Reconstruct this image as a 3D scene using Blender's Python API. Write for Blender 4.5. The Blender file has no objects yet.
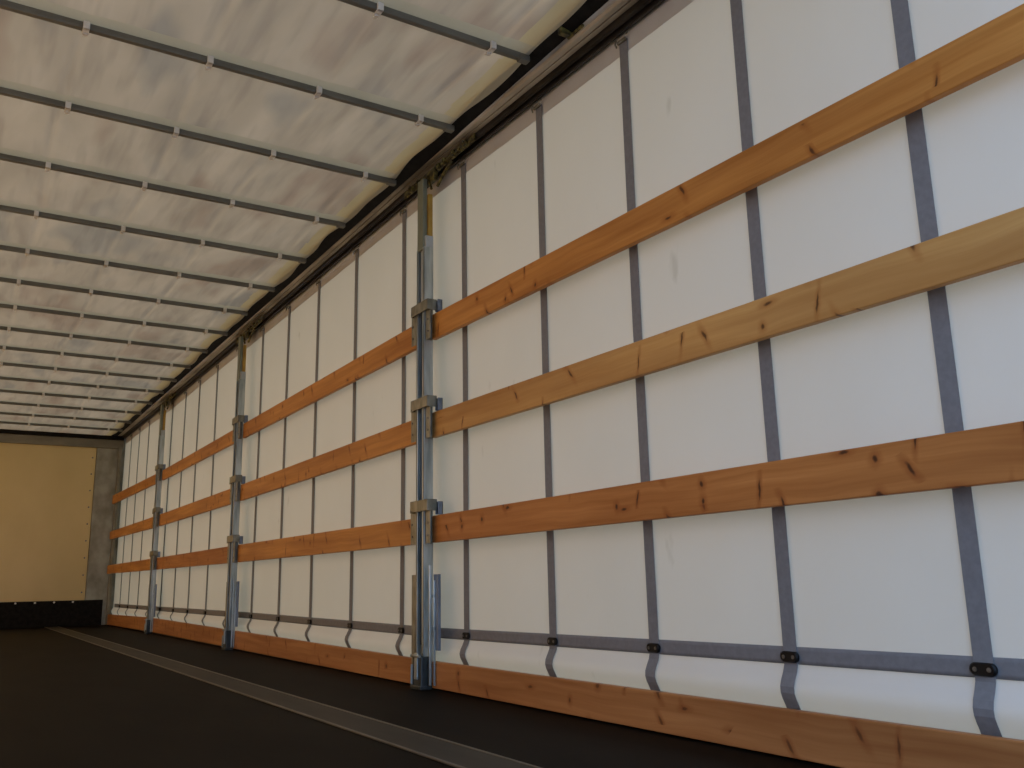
import bpy, bmesh, math, random
from mathutils import Vector, Matrix, noise

random.seed(7)
S = bpy.context.scene
COL = S.collection

# ------------------------------------------------------------------ camera, world, sun, exposure
cam_d = bpy.data.cameras.new('camera')
cam_d.sensor_width = 36.0
cam_d.lens = 896.236 / 1024 * 36.0
cam_d.clip_start = 0.05
cam_d.clip_end = 200
cam = bpy.data.objects.new('camera', cam_d)
COL.objects.link(cam)
r = Vector((0.84957324, -0.52711434, -0.0193854))
u = Vector((-0.09703746, -0.19231262, 0.97652424))
f = Vector((0.51846798, 0.82774775, 0.21453349))
cam.matrix_world = Matrix(((r.x, u.x, -f.x, 0), (r.y, u.y, -f.y, 0), (r.z, u.z, -f.z, 0.49), (0, 0, 0, 1)))
S.camera = cam

world = bpy.data.worlds.new('sky')
S.world = world
world.use_nodes = True
wn = world.node_tree
wn.nodes.clear()
wo = wn.nodes.new('ShaderNodeOutputWorld')
wb = wn.nodes.new('ShaderNodeBackground')
wb.inputs['Color'].default_value = (0.39, 0.625, 1.0, 1)
wb.inputs['Strength'].default_value = 2.65
wn.links.new(wb.outputs[0], wo.inputs[0])

sun_d = bpy.data.lights.new('sun', 'SUN')
sun_d.energy = 9.5
sun_d.color = (1.0, 0.80, 0.57)
sun_d.angle = math.radians(3)
sun = bpy.data.objects.new('sun', sun_d)
COL.objects.link(sun)
sun.rotation_euler = Vector((0.80, 0.18, -0.52)).to_track_quat('-Z', 'Y').to_euler()

S.view_settings.view_transform = 'Standard'
S.view_settings.look = 'None'
S.view_settings.gamma = 1.0
S.view_settings.use_curve_mapping = False
S.view_settings.exposure = -0.04
S.cycles.max_bounces = 10
S.cycles.diffuse_bounces = 7
S.cycles.transmission_bounces = 6
S.cycles.use_denoising = True
S.cycles.sample_clamp_indirect = 6

# ------------------------------------------------------------------ materials
def lin(c):
    return tuple(((x / 255) / 12.92 if x / 255 <= 0.04045 else ((x / 255 + 0.055) / 1.055) ** 2.4) for x in c) + (1,)

def new_mat(name):
    m = bpy.data.materials.new(name)
    m.use_nodes = True
    nt = m.node_tree
    nt.nodes.clear()
    return m, nt, nt.nodes.new('ShaderNodeOutputMaterial')

def N(nt, t, **kw):
    n = nt.nodes.new(t)
    for k, v in kw.items():
        if k in n.inputs.keys():
            n.inputs[k].default_value = v
        else:
            setattr(n, k, v)
    return n

def coords(nt, scale=(1, 1, 1), loc=(0, 0, 0), rot=(0, 0, 0), rnd=False):
    g = N(nt, 'ShaderNodeNewGeometry')
    mp = N(nt, 'ShaderNodeMapping', Scale=scale, Location=loc, Rotation=rot)
    if rnd:
        oi = N(nt, 'ShaderNodeObjectInfo')
        ad = N(nt, 'ShaderNodeVectorMath', operation='MULTIPLY_ADD')
        cb = N(nt, 'ShaderNodeCombineXYZ')
        for i in range(3):
            nt.links.new(oi.outputs['Random'], cb.inputs[i])
        nt.links.new(cb.outputs[0], ad.inputs[0])
        ad.inputs[1].default_value = (9.0, 37.0, 5.0)
        nt.links.new(g.outputs['Position'], ad.inputs[2])
        nt.links.new(ad.outputs[0], mp.inputs[0])
    else:
        nt.links.new(g.outputs['Position'], mp.inputs[0])
    return mp

def ramp(nt, stops):
    n = N(nt, 'ShaderNodeValToRGB')
    el = n.color_ramp.elements
    while len(el) < len(stops):
        el.new(0.5)
    for e, (p, c) in zip(el, stops):
        e.position = p
        e.color = c if len(c) == 4 else tuple(c) + (1,)
    return n

def mixc(nt, fac, a, b, mode='MIX'):
    n = N(nt, 'ShaderNodeMix', data_type='RGBA', blend_type=mode)
    for i, v in ((0, fac), (6, a), (7, b)):
        if hasattr(v, 'is_output') or isinstance(v, bpy.types.NodeSocket):
            nt.links.new(v, n.inputs[i])
        else:
            n.inputs[i].default_value = v if i == 0 else tuple(v)
    return n.outputs[2]

def noise_mat(name, c1, c2, scale=(8, 8, 8), rough=0.5, metal=0.0, detail=4, bump=0.0, lo=0.35, hi=0.65, spec=0.5, rnd=False):
    m, nt, out = new_mat(name)
    mp = coords(nt, scale, rnd=rnd)
    nz = N(nt, 'ShaderNodeTexNoise', Scale=1.0, Detail=detail)
    nt.links.new(mp.outputs[0], nz.inputs['Vector'])
    rp = ramp(nt, [(lo, c1), (hi, c2)])
    nt.links.new(nz.outputs[0], rp.inputs[0])
    b = N(nt, 'ShaderNodeBsdfPrincipled', Roughness=rough, Metallic=metal)
    b.inputs['Specular IOR Level'].default_value = spec
    nt.links.new(rp.outputs[0], b.inputs['Base Color'])
    if bump:
        bp = N(nt, 'ShaderNodeBump', Strength=bump, Distance=0.002)
        nt.links.new(nz.outputs[0], bp.inputs['Height'])
        nt.links.new(bp.outputs[0], b.inputs['Normal'])
    nt.links.new(b.outputs[0], out.inputs[0])
    return m

def wood_mat(name, pale, deep, knot=(0.05, 0.014, 0.005), seed=0.0, knots=1.0):
    m, nt, out = new_mat(name)
    # warped coordinates along the board (grain runs in Y)
    base = coords(nt, (1, 1, 1), (seed, seed * 3.1, seed * .37), rnd=True)
    wz = N(nt, 'ShaderNodeTexNoise', Scale=2.3, Detail=2)
    nt.links.new(base.outputs[0], wz.inputs['Vector'])
    wv = N(nt, 'ShaderNodeVectorMath', operation='MULTIPLY_ADD')
    nt.links.new(wz.outputs['Color'], wv.inputs[0])
    wv.inputs[1].default_value = (0.02, 0.1, 0.05)
    nt.links.new(base.outputs[0], wv.inputs[2])
    gs = N(nt, 'ShaderNodeMapping', Scale=(30, 1.2, 42))
    nt.links.new(wv.outputs[0], gs.inputs[0])
    g = N(nt, 'ShaderNodeTexNoise', Scale=1.0, Detail=5, Roughness=0.6)
    nt.links.new(gs.outputs[0], g.inputs['Vector'])
    rp = ramp(nt, [(0.3, deep), (0.68, pale)])
    nt.links.new(g.outputs[0], rp.inputs[0])
    # broad tone drift
    bs = N(nt, 'ShaderNodeMapping', Scale=(1, 1.1, 9))
    nt.links.new(base.outputs[0], bs.inputs[0])
    bz = N(nt, 'ShaderNodeTexNoise', Scale=1.0, Detail=2)
    nt.links.new(bs.outputs[0], bz.inputs['Vector'])
    br = ramp(nt, [(0.3, (0.74, 0.66, 0.6)), (0.7, (1.05, 1.05, 1.05))])
    nt.links.new(bz.outputs[0], br.inputs[0])
    c = mixc(nt, 1.0, rp.outputs[0], br.outputs[0], 'MULTIPLY')
    # knots: slanted spike knots and small round ones
    fw_ = N(nt, 'ShaderNodeTexNoise', Scale=26.0, Detail=2)
    nt.links.new(base.outputs[0], fw_.inputs['Vector'])
    fv = N(nt, 'ShaderNodeVectorMath', operation='MULTIPLY_ADD')
    nt.links.new(fw_.outputs['Color'], fv.inputs[0])
    fv.inputs[1].default_value = (0.0, 0.016, 0.012)
    nt.links.new(wv.outputs[0], fv.inputs[2])
    for (sy, sz, hy, hz, thr, slant, off) in ((3.3, 8.0, 0.0065, 0.024, 0.62, 0.5, 3.3), (3.1, 9.0, 0.009, 0.011, 0.68, 0.0, 11.7),
                                              (2.6, 7.0, 0.0045, 0.032, 0.66, -0.15, 27.1), (1.9, 7.0, 0.018, 0.006, 0.85, 0.0, 41.0)):
        ks = N(nt, 'ShaderNodeMapping', Scale=(0.0, sy, sz), Location=(0.0, off, off * 1.7))
        nt.links.new(fv.outputs[0], ks.inputs[0])
        vo = N(nt, 'ShaderNodeTexVoronoi', Scale=1.0, Randomness=0.9)
        nt.links.new(ks.outputs[0], vo.inputs['Vector'])
        sb = N(nt, 'ShaderNodeVectorMath', operation='SUBTRACT')
        nt.links.new(ks.outputs[0], sb.inputs[0])
        nt.links.new(vo.outputs['Position'], sb.inputs[1])
        um = N(nt, 'ShaderNodeVectorMath', operation='MULTIPLY')
        um.inputs[1].default_value = (0.0, 1 / sy, 1 / sz)
        nt.links.new(sb.outputs[0], um.inputs[0])
        ro = N(nt, 'ShaderNodeVectorRotate', rotation_type='X_AXIS', Angle=slant)
        nt.links.new(um.outputs[0], ro.inputs['Vector'])
        st = N(nt, 'ShaderNodeVectorMath', operation='MULTIPLY')
        st.inputs[1].default_value = (0.0, 1 / hy, 1 / hz)
        nt.links.new(ro.outputs[0], st.inputs[0])
        ln = N(nt, 'ShaderNodeVectorMath', operation='LENGTH')
        nt.links.new(st.outputs[0], ln.inputs[0])
        dk = N(nt, 'ShaderNodeMapRange', interpolation_type='SMOOTHSTEP')
        for i, v in ((1, 0.35), (2, 1.2), (3, 1.0), (4, 0.0)):
            dk.inputs[i].default_value = v
        nt.links.new(ln.outputs['Value'], dk.inputs[0])
        halo = N(nt, 'ShaderNodeMapRange', interpolation_type='SMOOTHSTEP')
        for i, v in ((1, 0.8), (2, 3.4), (3, 0.6), (4, 0.0)):
            halo.inputs[i].default_value = v
        nt.links.new(ln.outputs['Value'], halo.inputs[0])
        sx = N(nt, 'ShaderNodeSeparateColor')
        nt.links.new(vo.outputs['Color'], sx.inputs[0])
        gt = N(nt, 'ShaderNodeMath', operation='GREATER_THAN')
        gt.inputs[1].default_value = thr
        nt.links.new(sx.outputs[0], gt.inputs[0])
        hm = N(nt, 'ShaderNodeMath', operation='MULTIPLY')
        nt.links.new(halo.outputs[0], hm.inputs[0]); nt.links.new(gt.outputs[0], hm.inputs[1])
        c = mixc(nt, hm.outputs[0], c, (deep[0] * 0.72, deep[1] * 0.55, deep[2] * 0.45, 1))
        km = N(nt, 'ShaderNodeMath', operation='MULTIPLY')
        nt.links.new(dk.outputs[0], km.inputs[0]); nt.links.new(gt.outputs[0], km.inputs[1])
        k2 = N(nt, 'ShaderNodeMath', operation='MULTIPLY')
        k2.inputs[1].default_value = 0.85 * knots
        nt.links.new(km.outputs[0], k2.inputs[0])
        c = mixc(nt, k2.outputs[0], c, tuple(knot) + (1,))
    b = N(nt, 'ShaderNodeBsdfPrincipled', Roughness=0.5)
    b.inputs['Specular IOR Level'].default_value = 0.3
    nt.links.new(c, b.inputs['Base Color'])
    bp = N(nt, 'ShaderNodeBump', Strength=0.15, Distance=0.002)
    nt.links.new(g.outputs[0], bp.inputs['Height'])
    nt.links.new(bp.outputs[0], b.inputs['Normal'])
    nt.links.new(b.outputs[0], out.inputs[0])
    return m

def tarp_mat(name, c1, c2, tcol, tfac, streak=True):
    m, nt, out = new_mat(name)
    mp = coords(nt, (4.2, 1.3, 1.0), rot=(0, 0, 0.22))
    nz = N(nt, 'ShaderNodeTexNoise', Scale=1.0, Detail=3, Distortion=0.5)
    nt.links.new(mp.outputs[0], nz.inputs['Vector'])
    rp = ramp(nt, [(0.3, c1), (0.72, c2)])
    nt.links.new(nz.outputs[0], rp.inputs[0])
    col = rp.outputs[0]
    if streak:
        # bluish and pinkish stains
        m2 = coords(nt, (3.0, 1.2, 1), (5, 9, 0), rot=(0, 0, 0.3))
        n2 = N(nt, 'ShaderNodeTexNoise', Scale=1.0, Detail=2)
        nt.links.new(m2.outputs[0], n2.inputs['Vector'])
        r2 = ramp(nt, [(0.33, (0.80, 0.72, 0.70)), (0.45, (1, 1, 1)), (0.58, (1, 1, 1)), (0.68, (0.70, 0.76, 0.84))])
        nt.links.new(n2.outputs[0], r2.inputs[0])
        col = mixc(nt, 0.8, col, r2.outputs[0], 'MULTIPLY')
        # fine fold lines, their shade multiplied into the colour
        m3 = coords(nt, (16.0, 1.8, 1), (2, 1, 0), rot=(0, 0, 0.16))
        n3 = N(nt, 'ShaderNodeTexNoise', Scale=1.0, Detail=2)
        nt.links.new(m3.outputs[0], n3.inputs['Vector'])
        r3 = ramp(nt, [(0.34, (0.86, 0.86, 0.87)), (0.52, (1, 1, 1))])
        nt.links.new(n3.outputs[0], r3.inputs[0])
        col = mixc(nt, 0.95, col, r3.outputs[0], 'MULTIPLY')
    d = N(nt, 'ShaderNodeBsdfDiffuse')
    t = N(nt, 'ShaderNodeBsdfTranslucent')
    nt.links.new(col, d.inputs[0])
    tc = mixc(nt, 1.0, col, tcol, 'MULTIPLY')
    nt.links.new(tc, t.inputs[0])
    mx = N(nt, 'ShaderNodeMixShader')
    mx.inputs[0].default_value = tfac
    nt.links.new(d.outputs[0], mx.inputs[1]); nt.links.new(t.outputs[0], mx.inputs[2])
    nt.links.new(mx.outputs[0], out.inputs[0])
    return m

def curtain_mat():
    m, nt, out = new_mat('white_curtain_vinyl')
    mp = coords(nt, (1, 1.2, 0.9))
    nz = N(nt, 'ShaderNodeTexNoise', Scale=1.3, Detail=5)
    nt.links.new(mp.outputs[0], nz.inputs['Vector'])
    rp = ramp(nt, [(0.3, (0.71, 0.695, 0.695)), (0.7, (0.77, 0.755, 0.755))])
    nt.links.new(nz.outputs[0], rp.inputs[0])
    # faint scuff marks
    m2 = coords(nt, (1, 9, 4), (0, 3, 1.3), rot=(0.5, 0, 0))
    n2 = N(nt, 'ShaderNodeTexNoise', Scale=1.0, Detail=3)
    nt.links.new(m2.outputs[0], n2.inputs['Vector'])
    r2 = ramp(nt, [(0.22, (0.80, 0.79, 0.78)), (0.3, (1, 1, 1))])
    nt.links.new(n2.outputs[0], r2.inputs[0])
    col = mixc(nt, 1.0, rp.outputs[0], r2.outputs[0], 'MULTIPLY')
    b = N(nt, 'ShaderNodeBsdfPrincipled', Roughness=0.55)
    b.inputs['Specular IOR Level'].default_value = 0.35
    nt.links.new(col, b.inputs['Base Color'])
    n3 = N(nt, 'ShaderNodeTexNoise', Scale=5.0, Detail=2)
    nt.links.new(mp.outputs[0], n3.inputs['Vector'])
    bp = N(nt, 'ShaderNodeBump', Strength=0.25, Distance=0.01)
    nt.links.new(n3.outputs[0], bp.inputs['Height'])
    nt.links.new(bp.outputs[0], b.inputs['Normal'])
    t = N(nt, 'ShaderNodeBsdfTranslucent')
    t.inputs[0].default_value = (0.84, 0.56, 0.29, 1)
    mx = N(nt, 'ShaderNodeMixShader')
    mx.inputs[0].default_value = 0.24
    nt.links.new(b.outputs[0], mx.inputs[1]); nt.links.new(t.outputs[0], mx.inputs[2])
    nt.links.new(mx.outputs[0], out.inputs[0])
    return m

M = {}
M['curtain'] = curtain_mat()
M['hem'] = noise_mat('curtain_hem_vinyl', (0.50, 0.485, 0.46, 1), (0.55, 0.535, 0.505, 1), (1, 4, 4), 0.6)
M['webbing'] = noise_mat('grey_webbing', (0.185, 0.187, 0.20, 1), (0.21, 0.212, 0.226, 1), (60, 60, 60), 0.8, bump=0.2)
M['tarp'] = tarp_mat('roof_tarpaulin', (0.66, 0.65, 0.63, 1), (0.84, 0.83, 0.81, 1), (0.160, 0.128, 0.084, 1), 0.5)
M['tarp_hem'] = tarp_mat('roof_hem', (0.74, 0.71, 0.55, 1), (0.84, 0.81, 0.66, 1), (0.138, 0.112, 0.066, 1), 0.5, False)
M['sleeve'] = tarp_mat('roof_sleeve', (0.66, 0.665, 0.60, 1), (0.74, 0.745, 0.68, 1), (0.13, 0.112, 0.078, 1), 0.5, False)
M['bow'] = noise_mat('bow_aluminium', (0.115, 0.115, 0.10, 1), (0.155, 0.155, 0.135, 1), (6, 20, 20), 0.55, 0.1)
M['clip'] = noise_mat('clip_plastic', (0.62, 0.62, 0.60, 1), (0.7, 0.7, 0.68, 1), (30, 30, 30), 0.5)
M['rail'] = noise_mat('weathered_rail', (0.20, 0.17, 0.125, 1), (0.46, 0.41, 0.33, 1), (12, 2.5, 12), 0.45, 0.25, detail=6)
M['dark'] = noise_mat('black_rubber', (0.006, 0.006, 0.006, 1), (0.014, 0.013, 0.012, 1), (20, 20, 20), 0.7, spec=0.1)
M['lip'] = noise_mat('dark_rail_lip', (0.014, 0.012, 0.010, 1), (0.04, 0.034, 0.028, 1), (14, 5, 14), 0.4, 0.3)
M['galv'] = noise_mat('galvanised_steel', (0.30, 0.345, 0.345, 1), (0.56, 0.61, 0.61, 1), (25, 25, 4), 0.30, 0.7, detail=5)
M['galv_dark'] = noise_mat('shaded_steel', (0.03, 0.04, 0.042, 1), (0.075, 0.09, 0.092, 1), (25, 25, 4), 0.4, 0.6, detail=5)  # steel with the channel slot's shade in its colour; also on the foot
M['bracket'] = noise_mat('bracket_zinc', (0.17, 0.165, 0.125, 1), (0.30, 0.29, 0.23, 1), (30, 30, 12), 0.42, 0.5, detail=5)
M['sleeve_steel'] = noise_mat('grey_tube_paint', (0.36, 0.39, 0.40, 1), (0.46, 0.49, 0.50, 1), (8, 8, 8), 0.4, 0.2)
M['yellow'] = noise_mat('yellow_chromate', (0.34, 0.19, 0.035, 1), (0.48, 0.32, 0.06, 1), (12, 12, 9), 0.45, 0.2)
M['olive'] = noise_mat('greasy_brass_plate', (0.03, 0.026, 0.010, 1), (0.22, 0.18, 0.045, 1), (45, 45, 45), 0.5, 0.3, lo=0.42, hi=0.7)
M['greenpost'] = noise_mat('grey_green_steel', (0.17, 0.19, 0.14, 1), (0.24, 0.26, 0.20, 1), (12, 12, 5), 0.45, 0.3)
M['blueplate'] = noise_mat('blue_grey_steel', (0.15, 0.18, 0.24, 1), (0.22, 0.26, 0.32, 1), (12, 12, 5), 0.4, 0.5)
M['buckle'] = noise_mat('black_plastic', (0.004, 0.004, 0.0045, 1), (0.008, 0.008, 0.0085, 1), (30, 30, 30), 0.4, spec=0.2)
M['rivet'] = noise_mat('rivet_steel', (0.10, 0.11, 0.11, 1), (0.2, 0.2, 0.2, 1), (90, 90, 90), 0.35, 0.8)
M['floor'] = noise_mat('dark_plywood_floor', (0.0045, 0.0034, 0.0024, 1), (0.009, 0.007, 0.005, 1), (5, 1.6, 5), 0.6, detail=8, bump=0.3, spec=0.05)
M['strip'] = noise_mat('worn_floor_strip', (0.022, 0.019, 0.0135, 1), (0.040, 0.035, 0.026, 1), (14, 2.0, 5), 0.55, 0.1, detail=6, spec=0.25)
M['strip_edge'] = noise_mat('strip_edge_metal', (0.09, 0.08, 0.062, 1), (0.15, 0.135, 0.11, 1), (14, 4, 5), 0.45, 0.5)
M['panel'] = noise_mat('cream_bulkhead_panel', (0.60, 0.47, 0.20, 1), (0.67, 0.53, 0.24, 1), (1.3, 1.3, 0.9), 0.38, spec=0.5)
M['corner'] = noise_mat('bare_corner_metal', (0.21, 0.20, 0.15, 1), (0.38, 0.37, 0.30, 1), (5, 5, 4), 0.5, 0.3, detail=7)
M['beam'] = noise_mat('front_beam_metal', (0.17, 0.155, 0.11, 1), (0.24, 0.22, 0.16, 1), (3, 8, 8), 0.5, 0.3)
M['asphalt'] = noise_mat('yard_asphalt', (0.10, 0.10, 0.10, 1), (0.16, 0.155, 0.15, 1), (3, 3, 3), 0.9)
WOOD = {
    'red': wood_mat('pine_orange_red', (0.64, 0.30, 0.075, 1), (0.47, 0.19, 0.038, 1), seed=1.3),
    'pale': wood_mat('pine_pale_honey', (0.66, 0.39, 0.14, 1), (0.54, 0.285, 0.085, 1), seed=4.1),
    'brown': wood_mat('pine_red_brown', (0.56, 0.24, 0.070, 1), (0.40, 0.145, 0.034, 1), seed=7.7, knots=1.1),
    'kick': wood_mat('pine_kickboard', (0.50, 0.235, 0.085, 1), (0.37, 0.15, 0.048, 1), seed=12.4, knots=0.8),
}

# ------------------------------------------------------------------ mesh helpers
class MB:
    def __init__(self):
        self.bm = bmesh.new()
    def box(self, x0, x1, y0, y1, z0, z1, bev=0.0):
        b = bmesh.new()
        bmesh.ops.create_cube(b, size=1.0)
        for v in b.verts:
            v.co = Vector(((x0 + x1) / 2 + v.co.x * (x1 - x0), (y0 + y1) / 2 + v.co.y * (y1 - y0), (z0 + z1) / 2 + v.co.z * (z1 - z0)))
        if bev:
            bmesh.ops.bevel(b, geom=b.edges[:], offset=bev, segments=2, affect='EDGES', profile=0.6)
        self._add(b)
        return self
    def cyl(self, p0, p1, rad, seg=12):
        p0, p1 = Vector(p0), Vector(p1)
        b = bmesh.new()
        d = p1 - p0
        bmesh.ops.create_cone(b, cap_ends=True, segments=seg, radius1=rad, radius2=rad, depth=d.length)
        q = Vector((0, 0, 1)).rotation_difference(d.normalized())
        for v in b.verts:
            v.co = q @ v.co + (p0 + p1) / 2
        self._add(b)
        return self
    def tube(self, pts, rad, seg=8):
        for a, b in zip(pts[:-1], pts[1:]):
            self.cyl(a, b, rad, seg)
        return self
    def sweep(self, prof, y0, y1, closed=True):
        """extrude an (x, z) outline from y0 to y1"""
        bm = self.bm
        a = [bm.verts.new((x, y0, z)) for x, z in prof]
        c = [bm.verts.new((x, y1, z)) for x, z in prof]
        n = len(prof)
        for i in range(n if closed else n - 1):
            j = (i + 1) % n
            bm.faces.new((a[i], c[i], c[j], a[j]))
        if closed:
            bm.faces.new(a); bm.faces.new(list(reversed(c)))
        return self
    def grid(self, fn, nu, nv):
        bm = self.bm
        vs = [[bm.verts.new(fn(i / nu, j / nv)) for j in range(nv + 1)] for i in range(nu + 1)]
        for i in range(nu):
            for j in range(nv):
                bm.faces.new((vs[i][j], vs[i + 1][j], vs[i + 1][j + 1], vs[i][j + 1]))
        return self
    def _add(self, b):
        me = bpy.data.meshes.new('tmp')
        b.to_mesh(me); b.free()
        self.bm.from_mesh(me)
        bpy.data.meshes.remove(me)
    def build(self, name, mat, parent=None, origin=(0, 0, 0), smooth=False, solid=0.0):
        bm = self.bm
        bmesh.ops.recalc_face_normals(bm, faces=bm.faces[:])
        o3 = Vector(origin)
        for v in bm.verts:
            v.co -= o3
        me = bpy.data.meshes.new(name)
        bm.to_mesh(me); bm.free()
        me.materials.append(mat)
        if smooth:
            for p in me.polygons:
                p.use_smooth = True
        o = bpy.data.objects.new(name, me)
        COL.objects.link(o)
        o.location = o3
        if parent:
            o.parent = parent
        if solid:
            md = o.modifiers.new('thickness', 'SOLIDIFY')
            md.thickness = solid
            md.offset = 0
        return o

def tag(o, label, cat, group=None):
    o['label'] = label
    o['category'] = cat
    if group:
        o['group'] = group
    return o

def struct(o):
    o['kind'] = 'structure'
    return o

def empty(name, loc):
    o = bpy.data.objects.new(name, None)
    o.empty_display_size = 0.1
    COL.objects.link(o)
    o.location = loc
    return o

def lerp_knots(Y, kn, vals):
    n = len(kn)
    for i in range(n - 1):
        if Y <= kn[i + 1] or i == n - 2:
            t = (Y - kn[i]) / (kn[i + 1] - kn[i])
            if i == n - 2: t = min(t, 1.0)
            return vals[i] + (vals[i + 1] - vals[i]) * t

# ------------------------------------------------------------------ measured places
ZC = 0.49
KN = [1.0, 4.0, 7.5, 10.85, 13.8]
POSTS = [4.005, 7.47, 10.76]
X_IN, X_CUR = 2.0, 2.08
Y_REAR, Y_FRONT = 0.25, 14.0
LEFT = -0.48
ROOF = 2.149 + ZC
head_b = [2.068, 2.143, 2.131, 2.121, 2.147]
str_c = [-0.2155 + ZC, -0.240 + ZC, -0.225 + ZC, -0.227 + ZC, -0.227 + ZC]
kick_t = [-0.354 + ZC, -0.360 + ZC, -0.339 + ZC, -0.318 + ZC, -0.342 + ZC]
kick_b = [0.002, 0.002, 0.012, 0.02, 0.004]
PLANK = {
    'top': ([1.288, 1.342, 1.320, 1.302, 1.304], [1.165, 1.209, 1.199, 1.189, 1.182]),
    'mid': ([0.807, 0.831, 0.812, 0.806, 0.792], [0.686, 0.703, 0.682, 0.676, 0.684]),
    'low': ([0.325, 0.318, 0.328, 0.327, 0.323], [0.195, 0.188, 0.189, 0.200, 0.207]),
}

# ------------------------------------------------------------------ setting: floor, ground, bulkhead, left wall
mb = MB(); mb.box(LEFT - 0.03, 2.12, Y_REAR, Y_FRONT + 0.1, -0.12, 0.0)
struct(mb.build('floor', M['floor']))
mb = MB(); mb.box(-40, 40, -40, 50, -1.4, -1.2)
struct(mb.build('ground', M['asphalt']))

# the right-hand curtain: one hanging sheet with a roll just above the kick boards
def curtain_x(Y, z):
    zc = lerp_knots(Y, KN, str_c) - 0.02
    kt = lerp_knots(Y, KN, kick_t)
    x = X_CUR
    zz = z
    lo = kt - 0.01
    if zz < zc:
        t = (zc - zz) / (zc - lo)
        x -= 0.025 * math.sin(min(t, 1.25) * math.pi * 0.86) ** 2 if t < 1.163 else 0.0
    x += 0.0035 * math.sin(Y * 1.7 + z * 0.9) * min(1, max(0, (z - 0.4)))
    return x

def cur_fn(a, b):
    Y = Y_REAR + (Y_FRONT + 0.06 - Y_REAR) * a
    # rows crowd near the bottom
    z = 0.005 + 2.66 * (b ** 2.0 if b < 1 else 1)
    return (curtain_x(Y, z), Y, z)
mb = MB(); mb.grid(cur_fn, 160, 110)
wall = struct(mb.build('wall_right', M['curtain'], smooth=True))
# sewn hem band along the curtain's head
def hem_fn(a, b):
    Y = Y_REAR + (Y_FRONT - Y_REAR) * a
    top = lerp_knots(Y, KN, head_b) + ZC + 0.05
    bot = lerp_knots(Y, KN, head_b) + ZC - 0.085
    z = bot + (top - bot) * b
    return (curtain_x(Y, z) - 0.0015, Y, z)
mb = MB(); mb.grid(hem_fn, 120, 1)
mb.build('head_hem', M['hem'], wall)

mb = MB(); mb.grid(lambda a, b: (LEFT - 0.01 + 0.003 * math.sin(a * 40), Y_REAR + (Y_FRONT + 0.06 - Y_REAR) * a, 2.66 * b), 80, 2)
struct(mb.build('wall_left', M['curtain'], smooth=True))
mb = MB(); mb.box(LEFT - 0.08, LEFT + 0.1, Y_REAR, Y_FRONT, 2.6, 2.78)
struct(mb.build('trim_2', M['rail']))

# unseen rear leaf, added folded back outside to shade the near left curtain
for n, xa in ((1, LEFT - 0.10),):
    sgn = -1
    mb = MB(); x0_, x1_ = sorted((xa, xa + sgn * 0.035))
    mb.box(x0_, x1_, Y_REAR, Y_REAR + 1.22, -0.12, 2.72, 0.006)
    d = struct(mb.build('shade_door_%d' % n, M['galv']))
    for yy in (0.35, 0.95):
        MB().cyl((xa + sgn * 0.055, Y_REAR + yy, -0.1), (xa + sgn * 0.055, Y_REAR + yy, 2.7), 0.014, 10).build('lock_bar', M['galv'], d)

# front bulkhead
mb = MB(); mb.box(LEFT - 0.03, 2.12, Y_FRONT + 0.03, Y_FRONT + 0.09, 0, 2.78)
fw = struct(mb.build('wall_front', M['corner']))
mb = MB(); mb.box(LEFT, 1.70, Y_FRONT + 0.0, Y_FRONT + 0.028, 0.30, 2.475, 0.004)
pn = mb.build('bulkhead_panel', M['panel'], fw)
for k in range(9):
    z = 0.45 + k * 0.235
    mb = MB(); mb.cyl((1.655, Y_FRONT - 0.004, z), (1.655, Y_FRONT + 0.002, z), 0.011, 10)
    mb.build('rivet', M['rivet'], pn)
mb = MB(); mb.box(LEFT, 2.05, Y_FRONT - 0.03, Y_FRONT + 0.03, 2.475, 2.60, 0.006)
mb.build('front_beam', M['beam'], fw)
mb = MB(); mb.box(LEFT, 2.05, Y_FRONT - 0.05, Y_FRONT + 0.03, 2.60, 2.76, 0.004)
mb.build('front_beam_cap', M['dark'], fw)

MB().box(1.705, 2.005, Y_FRONT - 0.015, Y_FRONT + 0.03, 0.0, 2.475, 0.008).build('corner_post', M['corner'], fw)
MB().box(1.985, 2.03, Y_FRONT - 0.06, Y_FRONT - 0.015, 0.0, 2.5, 0.006).build('corner_edge', M['beam'], fw)

kp = tag(MB().box(LEFT, 1.93, Y_FRONT - 0.045, Y_FRONT - 0.018, 0.002, 0.345, 0.004).build('kick_plate', M['dark']),
         'black kick plate along the foot of the cream front bulkhead', 'kick plate')
for k in range(9):
    x = 1.55 - k * 0.232
    MB().cyl((x, Y_FRONT - 0.049, 0.325), (x, Y_FRONT - 0.044, 0.325), 0.013, 10).build('screw', M['clip'], kp)

# ------------------------------------------------------------------ floor strip
fs = MB(); fs.box(1.235, 1.385, Y_REAR + 0.02, Y_FRONT - 0.06, 0.0005, 0.004)
fso = tag(fs.build('floor_strip', M['strip']), 'worn brown metal strip running lengthwise along the dark floor', 'floor strip')
for x in (1.225, 1.385):
    MB().box(x, x + 0.012, Y_REAR + 0.02, Y_FRONT - 0.06, 0.0005, 0.006, 0.0015).build('edge', M['strip_edge'], fso)
# black strip in the gap under the kick boards
tag(MB().box(2.0275, 2.05, Y_REAR, Y_FRONT - 0.1, 0.0005, 0.03).build('gap_strip', M['lip']),
    'thin black strip beneath the wooden kick boards at the floor edge', 'rail')

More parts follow.
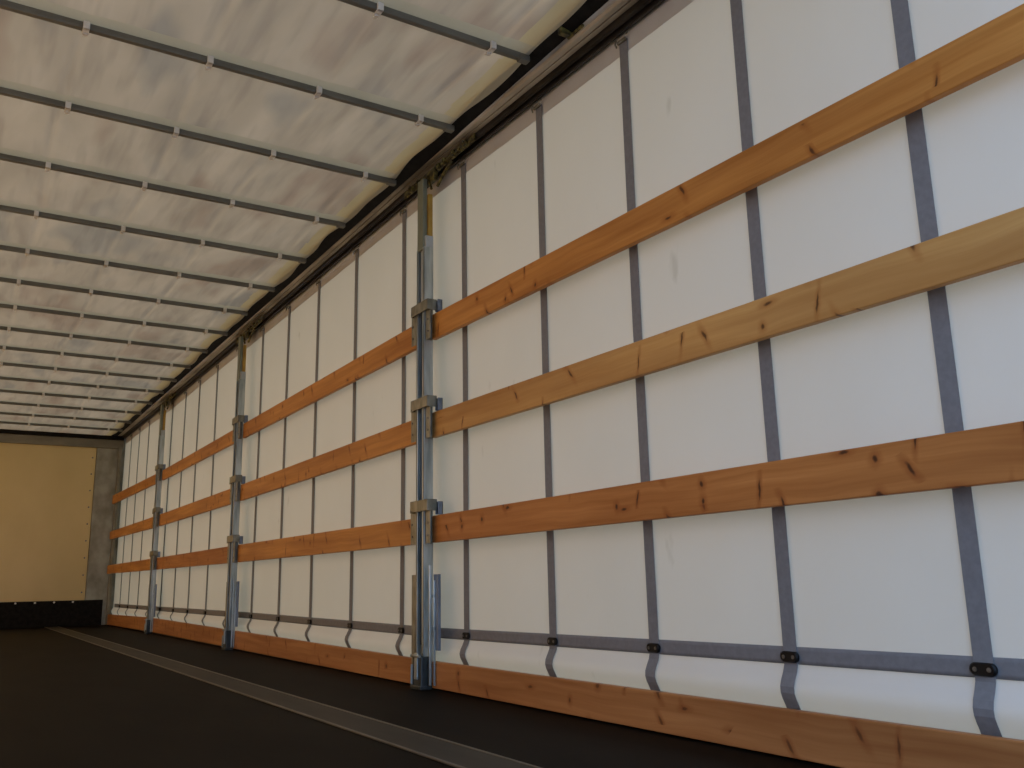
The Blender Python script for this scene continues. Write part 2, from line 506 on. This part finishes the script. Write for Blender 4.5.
# ------------------------------------------------------------------ roof
BOWS = [2.835, 3.515, 4.201, 4.902, 5.612, 6.308, 7.0, 7.68, 8.369, 9.070, 9.75, 10.434, 11.126, 11.85, 12.58, 13.287]
BOWX = [1.868, 1.873, 1.881, 1.862, 1.863, 1.866, 1.860, 1.878, 1.874, 1.875, 1.885, 1.89, 1.893, 1.9, 1.9, 1.905]
EXTRA = [2.14, 1.44, 0.75]                      # bows nearer than the picture shows are left out; only the sheet spans there
ALLB = sorted(EXTRA + BOWS + [Y_FRONT - 0.03, Y_REAR])
CLIPX = [1.705, 1.205, 0.733, 0.262, -0.21]

def sheet_edge(Y):
    return 1.886 + 0.011 * math.sin(Y * 4.3 + 1.0) + 0.007 * math.sin(Y * 10.7) + 0.006 * noise.noise(Vector((Y * 3, 0, 3)))

def sheet_z(x, Y):
    for a, b in zip(ALLB[:-1], ALLB[1:]):
        if a <= Y <= b:
            t = (Y - a) / (b - a)
            break
    else:
        t = 0
    s = math.sin(math.pi * t)
    z = ROOF + 0.0155 + 0.010 * s
    w = noise.noise(Vector((x * 5.5 + Y * 1.3, Y * 1.15, 0.3)))
    w2 = noise.noise(Vector((x * 14 + Y * 3.1, Y * 1.9, 4.3)))
    z += s * (0.010 * w + 0.0045 * w2)
    for cx_ in CLIPX:                          # creases pulled from clip to clip
        d = x - cx_ - 0.02 * math.sin(Y * 2.2 + cx_ * 5)
        z -= 0.014 * math.exp(-(d / 0.016) ** 2) * (0.25 + 0.75 * s)
    z -= 0.012 * s * math.exp(-((x - 1.9) / 0.05) ** 2)
    if x > 1.78:                                # the edge is stretched flat against the rail
        k = min(1.0, (x - 1.78) / 0.05)
        z = z * (1 - k) + min(z, ROOF + 0.021) * k
    return max(z, ROOF + 0.0150)

ys = []
for a, b in zip(ALLB[:-1], ALLB[1:]):
    n = max(3, int((b - a - 0.1) / 0.026))
    ys += [a + (b - a - 0.1) * i / n for i in range(n)] + [b - 0.0715, b - 0.04]
ys.append(ALLB[-1])
NX = 190
mb = MB()
bm = mb.bm
rows = []
for Y in ys:
    e = sheet_edge(Y)
    rows.append([bm.verts.new((LEFT + (e - LEFT) * i / NX, Y, sheet_z(LEFT + (e - LEFT) * i / NX, Y))) for i in range(NX + 1)])
for ra, rb in zip(rows[:-1], rows[1:]):
    for i in range(NX):
        bm.faces.new((ra[i], ra[i + 1], rb[i + 1], rb[i]))
ceil = struct(mb.build('ceiling', M['tarp'], smooth=True))
# double-layer hem at the edge and reinforcing band beside each bow are welded into the sheet
ceil.data.materials.append(M['tarp_hem']); ceil.data.materials.append(M['sleeve'])
for p in ceil.data.polygons:
    c = p.center
    if any(-0.072 < c.y - B < -0.008 for B in BOWS + EXTRA):
        p.material_index = 2
    elif c.x > 1.80:
        p.material_index = 1
# rubber seal strip beside the cant rail, the void's shade put into its black
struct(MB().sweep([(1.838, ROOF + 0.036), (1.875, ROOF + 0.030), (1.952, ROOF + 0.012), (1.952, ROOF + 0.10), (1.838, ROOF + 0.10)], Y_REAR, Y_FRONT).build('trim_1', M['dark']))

# cant rail in the straight stretches between the posts
def railz(Y):
    return lerp_knots(Y, KN, head_b) + ZC
cant = empty('cant_rail', (2.0, Y_REAR, 2.6))
def rail_piece(name, prof, mat):
    mb = MB(); bm = mb.bm
    st = [Y_REAR] + KN[0:1] + KN[1:4] + [Y_FRONT - 0.05]
    rings = []
    for Y in st:
        dz = railz(min(Y, KN[-1])) - (2.131 + ZC)
        rings.append([bm.verts.new((x, Y, z + dz)) for x, z in prof])
    n = len(prof)
    for ra, rb in zip(rings[:-1], rings[1:]):
        for i in range(n):
            j = (i + 1) % n
            bm.faces.new((ra[i], rb[i], rb[j], ra[j]))
    bm.faces.new(rings[0]); bm.faces.new(list(reversed(rings[-1])))
    o = mb.build(name, mat, None)
    o.parent = cant
    o.location = -Vector(cant.location)
    return o
H = 2.131 + ZC
rail_piece('rail_body', [(1.950, H + 0.030), (1.960, H + 0.022), (1.982, H + 0.022), (1.983, H + 0.032), (1.988, H + 0.032), (1.989, H + 0.022),
                         (2.012, H + 0.022), (2.016, H + 0.032), (2.13, H + 0.036), (2.13, H + 0.15), (1.950, H + 0.15)], M['rail'])
rail_piece('curtain_track', [(2.018, H + 0.031), (2.020, H + 0.002), (2.030, H - 0.004), (2.034, H + 0.022), (2.044, H + 0.022), (2.048, H - 0.012),
                             (2.062, H - 0.012), (2.066, H + 0.031)], M['lip'])
tag(cant, 'long dirty aluminium roof rail with dark curtain track above the white curtain', 'rail')

# a small guide bracket on the rail near the first bow
MBk = MB(); MBk.box(1.895, 1.965, 2.60, 2.625, ROOF - 0.002, ROOF + 0.05, 0.003); MBk.box(1.94, 1.965, 2.52, 2.625, ROOF - 0.006, ROOF + 0.004, 0.002)
tag(MBk.build('guide_bracket', M['olive']), 'small greasy bracket fixed on the roof rail near the nearest roof bow', 'bracket')

# roof bows
bow_places = ['nearest roof bow, short at the top edge of the picture', 'second nearest roof bow, starting at the top left corner'] + \
    ['%s roof bow counting away from the camera' % w for w in ('third', 'fourth', 'fifth', 'sixth', 'seventh', 'eighth', 'ninth', 'tenth', 'eleventh', 'twelfth', 'thirteenth', 'fourteenth')] + \
    ['last roof bow but one before the front bulkhead', 'farthest roof bow, just in front of the bulkhead beam']

def make_bow():
    root = empty('roof_bow', (0, 0, ROOF))
    mb = MB(); mb.box(LEFT + 0.08, 1.868, -0.013, 0.013, -0.014, 0.014, 0.004)
    mb.box(1.84, 1.888, -0.017, 0.017, -0.018, 0.010, 0.004)
    mb.build('bar', M['bow'], root)
    for x in CLIPX:
        mb = MB()
        mb.box(x - 0.012, x + 0.012, -0.024, 0.020, -0.020, -0.0142, 0.002)
        mb.box(x - 0.012, x + 0.012, -0.028, -0.0135, -0.020, 0.0125, 0.003)
        mb.box(x - 0.012, x + 0.012, 0.0135, 0.018, -0.020, 0.0125, 0.002)
        mb.box(x - 0.009, x + 0.009, 0.010, 0.030, -0.024, -0.018, 0.002)
        mb.build('clip', M['clip'], root)
    return root
bow0 = make_bow()
for i, (Y, bx) in enumerate(zip(BOWS, BOWX)):
    if i == 0:
        b = bow0
    else:
        b = bow0.copy(); COL.objects.link(b)
        for ch in bow0.children:
            c = ch.copy(); COL.objects.link(c); c.parent = b
    b.location = (bx - 1.868, Y, ROOF)
    tag(b, 'grey aluminium ' + bow_places[i], 'roof bow', 'roof bows under the tarpaulin')

# ------------------------------------------------------------------ curtain straps
STR = [1.271, 1.845, 2.435, 3.042, 3.746, 4.45, 5.162, 5.865, 6.535, 7.217, 7.95, 8.68, 9.40, 10.06, 10.74, 11.43, 12.13, 12.80, 13.45]
sl = [
    'widest upright grey strap on the curtain, nearest the right picture edge',
    'second upright grey strap from the right picture edge',
    'third upright grey strap from the right picture edge',
    'fourth upright grey strap from the right, second to the right of the big post',
    'upright grey strap next to the nearest post, on its right',
    'upright grey strap next to the nearest post, on its left',
    'second upright grey strap left of the nearest post',
    'third upright grey strap left of the nearest post',
    'second upright grey strap right of the middle post',
    'first upright grey strap right of the middle post',
    'upright grey strap hidden right behind the middle post',
    'first upright grey strap clear of the middle post on its left',
    'second upright grey strap clear of the middle post on its left',
    'second upright grey strap right of the farthest post',
    'first upright grey strap right of the farthest post',
    'upright grey strap hidden right behind the farthest post',
    'first upright grey strap clear of the farthest post on its left',
    'second upright grey strap clear of the farthest post on its left',
    'farthest upright grey strap, next to the front corner post',
]
# lengthwise webbing
def hs(a, b):
    Y = Y_REAR + 0.02 + (Y_FRONT - 0.12 - Y_REAR) * a
    z = lerp_knots(Y, KN, str_c) - 0.024 + 0.048 * b
    return (curtain_x(Y, z) - 0.003, Y, z)
MBh = MB(); MBh.grid(hs, 160, 4)
tag(MBh.build('lengthwise_strap', M['webbing'], smooth=True, solid=0.0016), 'long horizontal grey webbing strap near the foot of the white curtain', 'strap')

def oval(mb, x, y, z, w, h, t):
    b = bmesh.new()
    n = 20
    def ring(xx, s):
        out = []
        for k in range(n):
            a = 2 * math.pi * k / n
            cy = (w / 2 - h / 2) * (1 if math.cos(a) >= 0 else -1)
            out.append(b.verts.new((xx, y + cy * s + h / 2 * s * math.cos(a), z + h / 2 * s * math.sin(a))))
        return out
    r0, r1, r2 = ring(x, 1.0), ring(x - t * 0.6, 1.0), ring(x - t, 0.86)
    for p, q in ((r0, r1), (r1, r2)):
        for k in range(n):
            b.faces.new((p[k], p[(k + 1) % n], q[(k + 1) % n], q[k]))
    b.faces.new(r2); b.faces.new(list(reversed(r0)))
    mb._add(b)

for i, Y in enumerate(STR):
    root = empty('curtain_strap', (X_CUR, Y, 0.1))
    tag(root, sl[i], 'strap', 'upright webbing straps on the white curtain')
    top = railz(Y) - 0.032
    zs = str_c[0]
    nn = 70
    def vs(a, b, Y=Y, top=top):
        z = 0.06 + (top - 0.06) * (b ** 1.7)
        yy = Y - 0.0245 + 0.049 * a
        zc = lerp_knots(Y, KN, str_c)
        return (curtain_x(yy, z) - 0.0062, yy, z)
    mb = MB(); mb.grid(vs, 2, nn)
    o = mb.build('webbing', M['webbing'], None, solid=0.0016)
    o.parent = root; o.location = -Vector(root.location)
    zc = lerp_knots(Y, KN, str_c)
    mb = MB(); oval(mb, curtain_x(Y, zc) - 0.0072, Y, zc - 0.004, 0.066, 0.031, 0.009)
    bk = mb.build('buckle', M['buckle'], None)
    bk.parent = root; bk.location = -Vector(root.location)
    for s in (-1, 1):
        mb = MB()
        mb.cyl((curtain_x(Y, zc) - 0.0155, Y + s * 0.017, zc - 0.004), (curtain_x(Y, zc) - 0.018, Y + s * 0.017, zc - 0.004), 0.0055, 10)
        rv = mb.build('rivet', M['rivet'], None)
        rv.parent = bk
    # wire hanger at the head of the strap
    x = X_CUR - 0.012
    mb = MB()
    mb.tube([(x, Y + 0.034, top + 0.016), (x - 0.006, Y + 0.036, top + 0.0), (x - 0.006, Y + 0.028, top - 0.02)], 0.0035, 8)
    mb.tube([(x, Y - 0.034, top + 0.016), (x - 0.006, Y - 0.036, top + 0.008)], 0.0035, 8)
    mb.box(x - 0.006, x + 0.002, Y - 0.025, Y + 0.025, top - 0.010, top + 0.004, 0.002)
    hk = mb.build('hanger', M['bracket'], None)
    hk.parent = root; hk.location = -Vector(root.location)

# ------------------------------------------------------------------ planks
def plank(name, za, zb, y0, y1, mat, thick=0.026, bev=0.005, xo=(0, 0)):
    """board whose lower/upper edges run straight from y0 to y1"""
    b = bmesh.new()
    bmesh.ops.create_cube(b, size=1.0)
    for v in b.verts:
        k = 0 if v.co.y < 0 else 1
        y = y0 if k == 0 else y1
        z = (zb[k] if v.co.z < 0 else za[k])
        x = (X_IN if v.co.x < 0 else X_IN + thick) + xo[k]
        v.co = Vector((x, y, z))
    bmesh.ops.bevel(b, geom=b.edges[:], offset=bev, segments=3, affect='EDGES', profile=0.6)
    mb = MB(); mb._add(b)
    return mb.build(name, mat, origin=(X_IN, (y0 + y1) / 2, (zb[0] + zb[1]) / 2))

GAP = 0.075
BAYS = [(Y_REAR + 0.05, POSTS[0] - 0.052), (POSTS[0] + GAP, POSTS[1] - 0.052), (POSTS[1] + GAP, POSTS[2] - 0.052), (POSTS[2] + GAP, Y_FRONT - 0.065)]
baytxt = ['right of the nearest post', 'between the nearest and the middle post', 'between the middle and the farthest post', 'between the farthest post and the front corner']
rowtxt = {'top': 'top', 'mid': 'middle', 'low': 'lowest raised'}
tone = {'top': ['red', 'red', 'red', 'red'], 'mid': ['pale', 'red', 'red', 'red'], 'low': ['brown', 'red', 'brown', 'red']}
tonetxt = {'red': 'orange', 'pale': 'pale honey', 'brown': 'reddish brown'}
for row, (ta, tb) in PLANK.items():
    for k, (y0, y1) in enumerate(BAYS):
        za = [lerp_knots(y, KN, ta) + ZC for y in (y0, y1)]
        zb = [lerp_knots(y, KN, tb) + ZC for y in (y0, y1)]
        t = tone[row][k]
        o = plank('side_plank', za, zb, y0, y1, WOOD[t], xo=(0, -0.05 if k == 3 else 0))
        tag(o, '%s %s pine plank %s' % (tonetxt[t], rowtxt[row], baytxt[k]), 'plank', 'pine side planks across the curtain')
for k, (y0, y1) in enumerate(BAYS):
    za = [lerp_knots(y, KN, kick_t) - 0.0035 for y in (y0, y1)]
    zb = [lerp_knots(y, KN, kick_b) for y in (y0, y1)]
    o = plank('kick_board', za, [max(z, 0.006) for z in zb], y0, y1, WOOD['kick'])
    tag(o, 'pine kick board on the floor %s' % baytxt[k], 'plank', 'pine kick boards along the floor')

# ------------------------------------------------------------------ posts
post_lab = ['nearest galvanised side post with three plank brackets, widest in the picture',
            'middle galvanised side post with three plank brackets',
            'farthest galvanised side post, close to the front bulkhead']
def make_post(Y, idx):
    P = empty('side_post', (X_IN, Y, 0))
    tag(P, post_lab[idx], 'post', 'sliding side posts')
    def part(mb, name, mat, parent=P):
        return mb.build(name, mat, parent)
    zt = railz(Y)
    # channel open towards the load space
    x0, x1 = -0.040, 0.010
    mb = MB()
    for (a, c) in ((-0.045, -0.033), (0.033, 0.045)):
        mb.box(x0, x1, a, c, 0.03, 2.20, 0.002)
    mb.box(x1 - 0.006, x1, -0.034, 0.034, 0.03, 2.20)
    mb.box(x0, x0 + 0.004, -0.045, -0.022, 0.03, 2.20, 0.001)
    mb.box(x0, x0 + 0.004, 0.028, 0.045, 0.03, 2.20, 0.001)
    part(mb, 'channel', M['galv'])
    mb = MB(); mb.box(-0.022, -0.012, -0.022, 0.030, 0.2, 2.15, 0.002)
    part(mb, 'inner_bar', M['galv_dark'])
    # upper tube, yellow inner tube, grey-green back bar
    mb = MB(); mb.box(-0.030, 0.014, -0.044, 0.018, 1.86, 2.265, 0.006)
    part(mb, 'upper_sleeve', M['sleeve_steel'])
    mb = MB(); mb.box(-0.014, 0.010, -0.043, -0.010, 2.26, 2.50, 0.004)
    part(mb, 'yellow_tube', M['yellow'])
    mb = MB(); mb.box(-0.040, -0.015, -0.028, 0.040, 2.19, zt - 0.045, 0.004)
    part(mb, 'back_bar', M['greenpost'])
    # roller carriage hanging in the rail
    mb = MB()
    mb.box(0.004, 0.012, -0.50, 0.30, zt - 0.030, zt + 0.010, 0.003)
    mb.box(-0.012, 0.012, -0.10, 0.05, zt - 0.075, zt - 0.002, 0.005)
    for s in (-0.42, -0.30, -0.20, -0.13, 0.10, 0.20):
        mb.cyl((-0.012, s, zt - 0.012), (0.004, s, zt - 0.012), 0.018, 14)
        mb.cyl((-0.018, s, zt - 0.012), (-0.012, s, zt - 0.012), 0.008, 8)
    mb.box(-0.006, 0.004, -0.36, -0.16, zt - 0.022, zt - 0.010, 0.002)
    mb.cyl((-0.014, -0.075, zt - 0.12), (-0.014, -0.03, zt - 0.03), 0.007, 8)
    mb.tube([(0.008, -0.10, zt - 0.11), (0.012, -0.17, zt - 0.06), (0.012, -0.26, zt - 0.03)], 0.008, 8)
    part(mb, 'roller_carriage', M['olive'])
    # plank brackets
    for row in ('top', 'mid', 'low'):
        t = lerp_knots(Y, KN, PLANK[row][0]) + ZC
        q = t - (0.014 if row == 'top' else 0.004)
        b = lerp_knots(Y, KN, PLANK[row][1]) + ZC
        mb = MB()
        mb.box(-0.050, -0.044, -0.098, 0.092, q + 0.026, q + 0.082, 0.003)          # bridge over the post
        mb.box(-0.050, -0.010, 0.086, 0.092, q + 0.026, q + 0.082, 0.002)
        mb.box(-0.050, 0.004, -0.098, -0.092, q + 0.026, q + 0.082, 0.002)
        mb.box(-0.034, -0.029, 0.050, 0.118, b - 0.004, t + 0.030, 0.002)            # legs over the plank ends
        mb.box(-0.034, -0.029, -0.098, -0.046, b - 0.004, q + 0.060, 0.002)
        mb.box(-0.034, 0.0, 0.048, 0.053, b - 0.004, t + 0.030, 0.001)
        mb.box(-0.034, 0.0, -0.053, -0.048, b - 0.004, t + 0.030, 0.001)
        mb.box(-0.050, -0.029, 0.070, 0.092, t + 0.020, t + 0.034, 0.002)
        br = part(mb, 'plank_bracket', M['bracket'])
        mb = MB()
        mb.box(0.0, 0.026, -0.118, -0.113, t + 0.004, t + 0.066, 0.001)
        mb.box(0.0, 0.026, -0.092, -0.087, t + 0.004, t + 0.066, 0.001)
        mb.box(0.020, 0.026, -0.118, -0.087, t + 0.004, t + 0.066, 0.001)
        mb.cyl((0.012, -0.118, t + 0.05), (0.012, -0.087, t + 0.05), 0.004, 8)
        mb.build('pocket_hook', M['blueplate'], br)
        for yy in (0.10, -0.075):
            for zz in (b + 0.035, t - 0.035):
                mb = MB(); mb.cyl((-0.037, yy, zz), (-0.033, yy, zz), 0.006, 8)
                mb.build('bolt', M['rivet'], br)
    # lower guards
    mb = MB(); mb.box(-0.036, -0.030, 0.048, 0.098, 0.004, 0.528, 0.002); mb.box(-0.036, 0.0, 0.046, 0.051, 0.004, 0.528, 0.001)
    part(mb, 'far_guard_plate', M['bracket'])
    mb = MB(); mb.box(-0.004, 0.0, -0.124, -0.076, 0.178, 0.528, 0.002); mb.box(-0.004, 0.010, -0.124, -0.120, 0.178, 0.528, 0.001)
    part(mb, 'near_guard_plate', M['blueplate'])
    mb = MB(); mb.box(-0.026, -0.014, -0.078, -0.068, 0.02, 0.57, 0.002); mb.box(-0.012, -0.003, -0.096, -0.089, 0.02, 0.50, 0.002)
    mb.box(-0.012, -0.003, -0.096, -0.045, 0.27, 0.285, 0.001); mb.box(-0.012, -0.003, -0.096, -0.045, 0.42, 0.435, 0.001)
    part(mb, 'lock_rod', M['galv'])
    # foot with its locking lever
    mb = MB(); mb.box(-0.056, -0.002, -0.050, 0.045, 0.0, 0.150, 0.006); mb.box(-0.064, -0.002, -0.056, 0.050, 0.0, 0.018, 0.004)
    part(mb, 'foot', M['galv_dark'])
    mb = MB(); mb.box(-0.064, -0.055, -0.020, 0.012, 0.045, 0.165, 0.003); mb.cyl((-0.062, -0.045, 0.152), (-0.062, 0.045, 0.152), 0.007, 10)
    mb.cyl((-0.060, 0.046, 0.02), (-0.060, 0.042, 0.11), 0.006, 8)
    part(mb, 'lock_lever', M['galv'])
    return P
for i, (Y, lean) in enumerate(zip(POSTS, (0.0, 0.8, 1.1))):
    P = make_post(Y, i)
    P.rotation_euler.x = -math.radians(lean)      # the two farther posts lean slightly towards the front
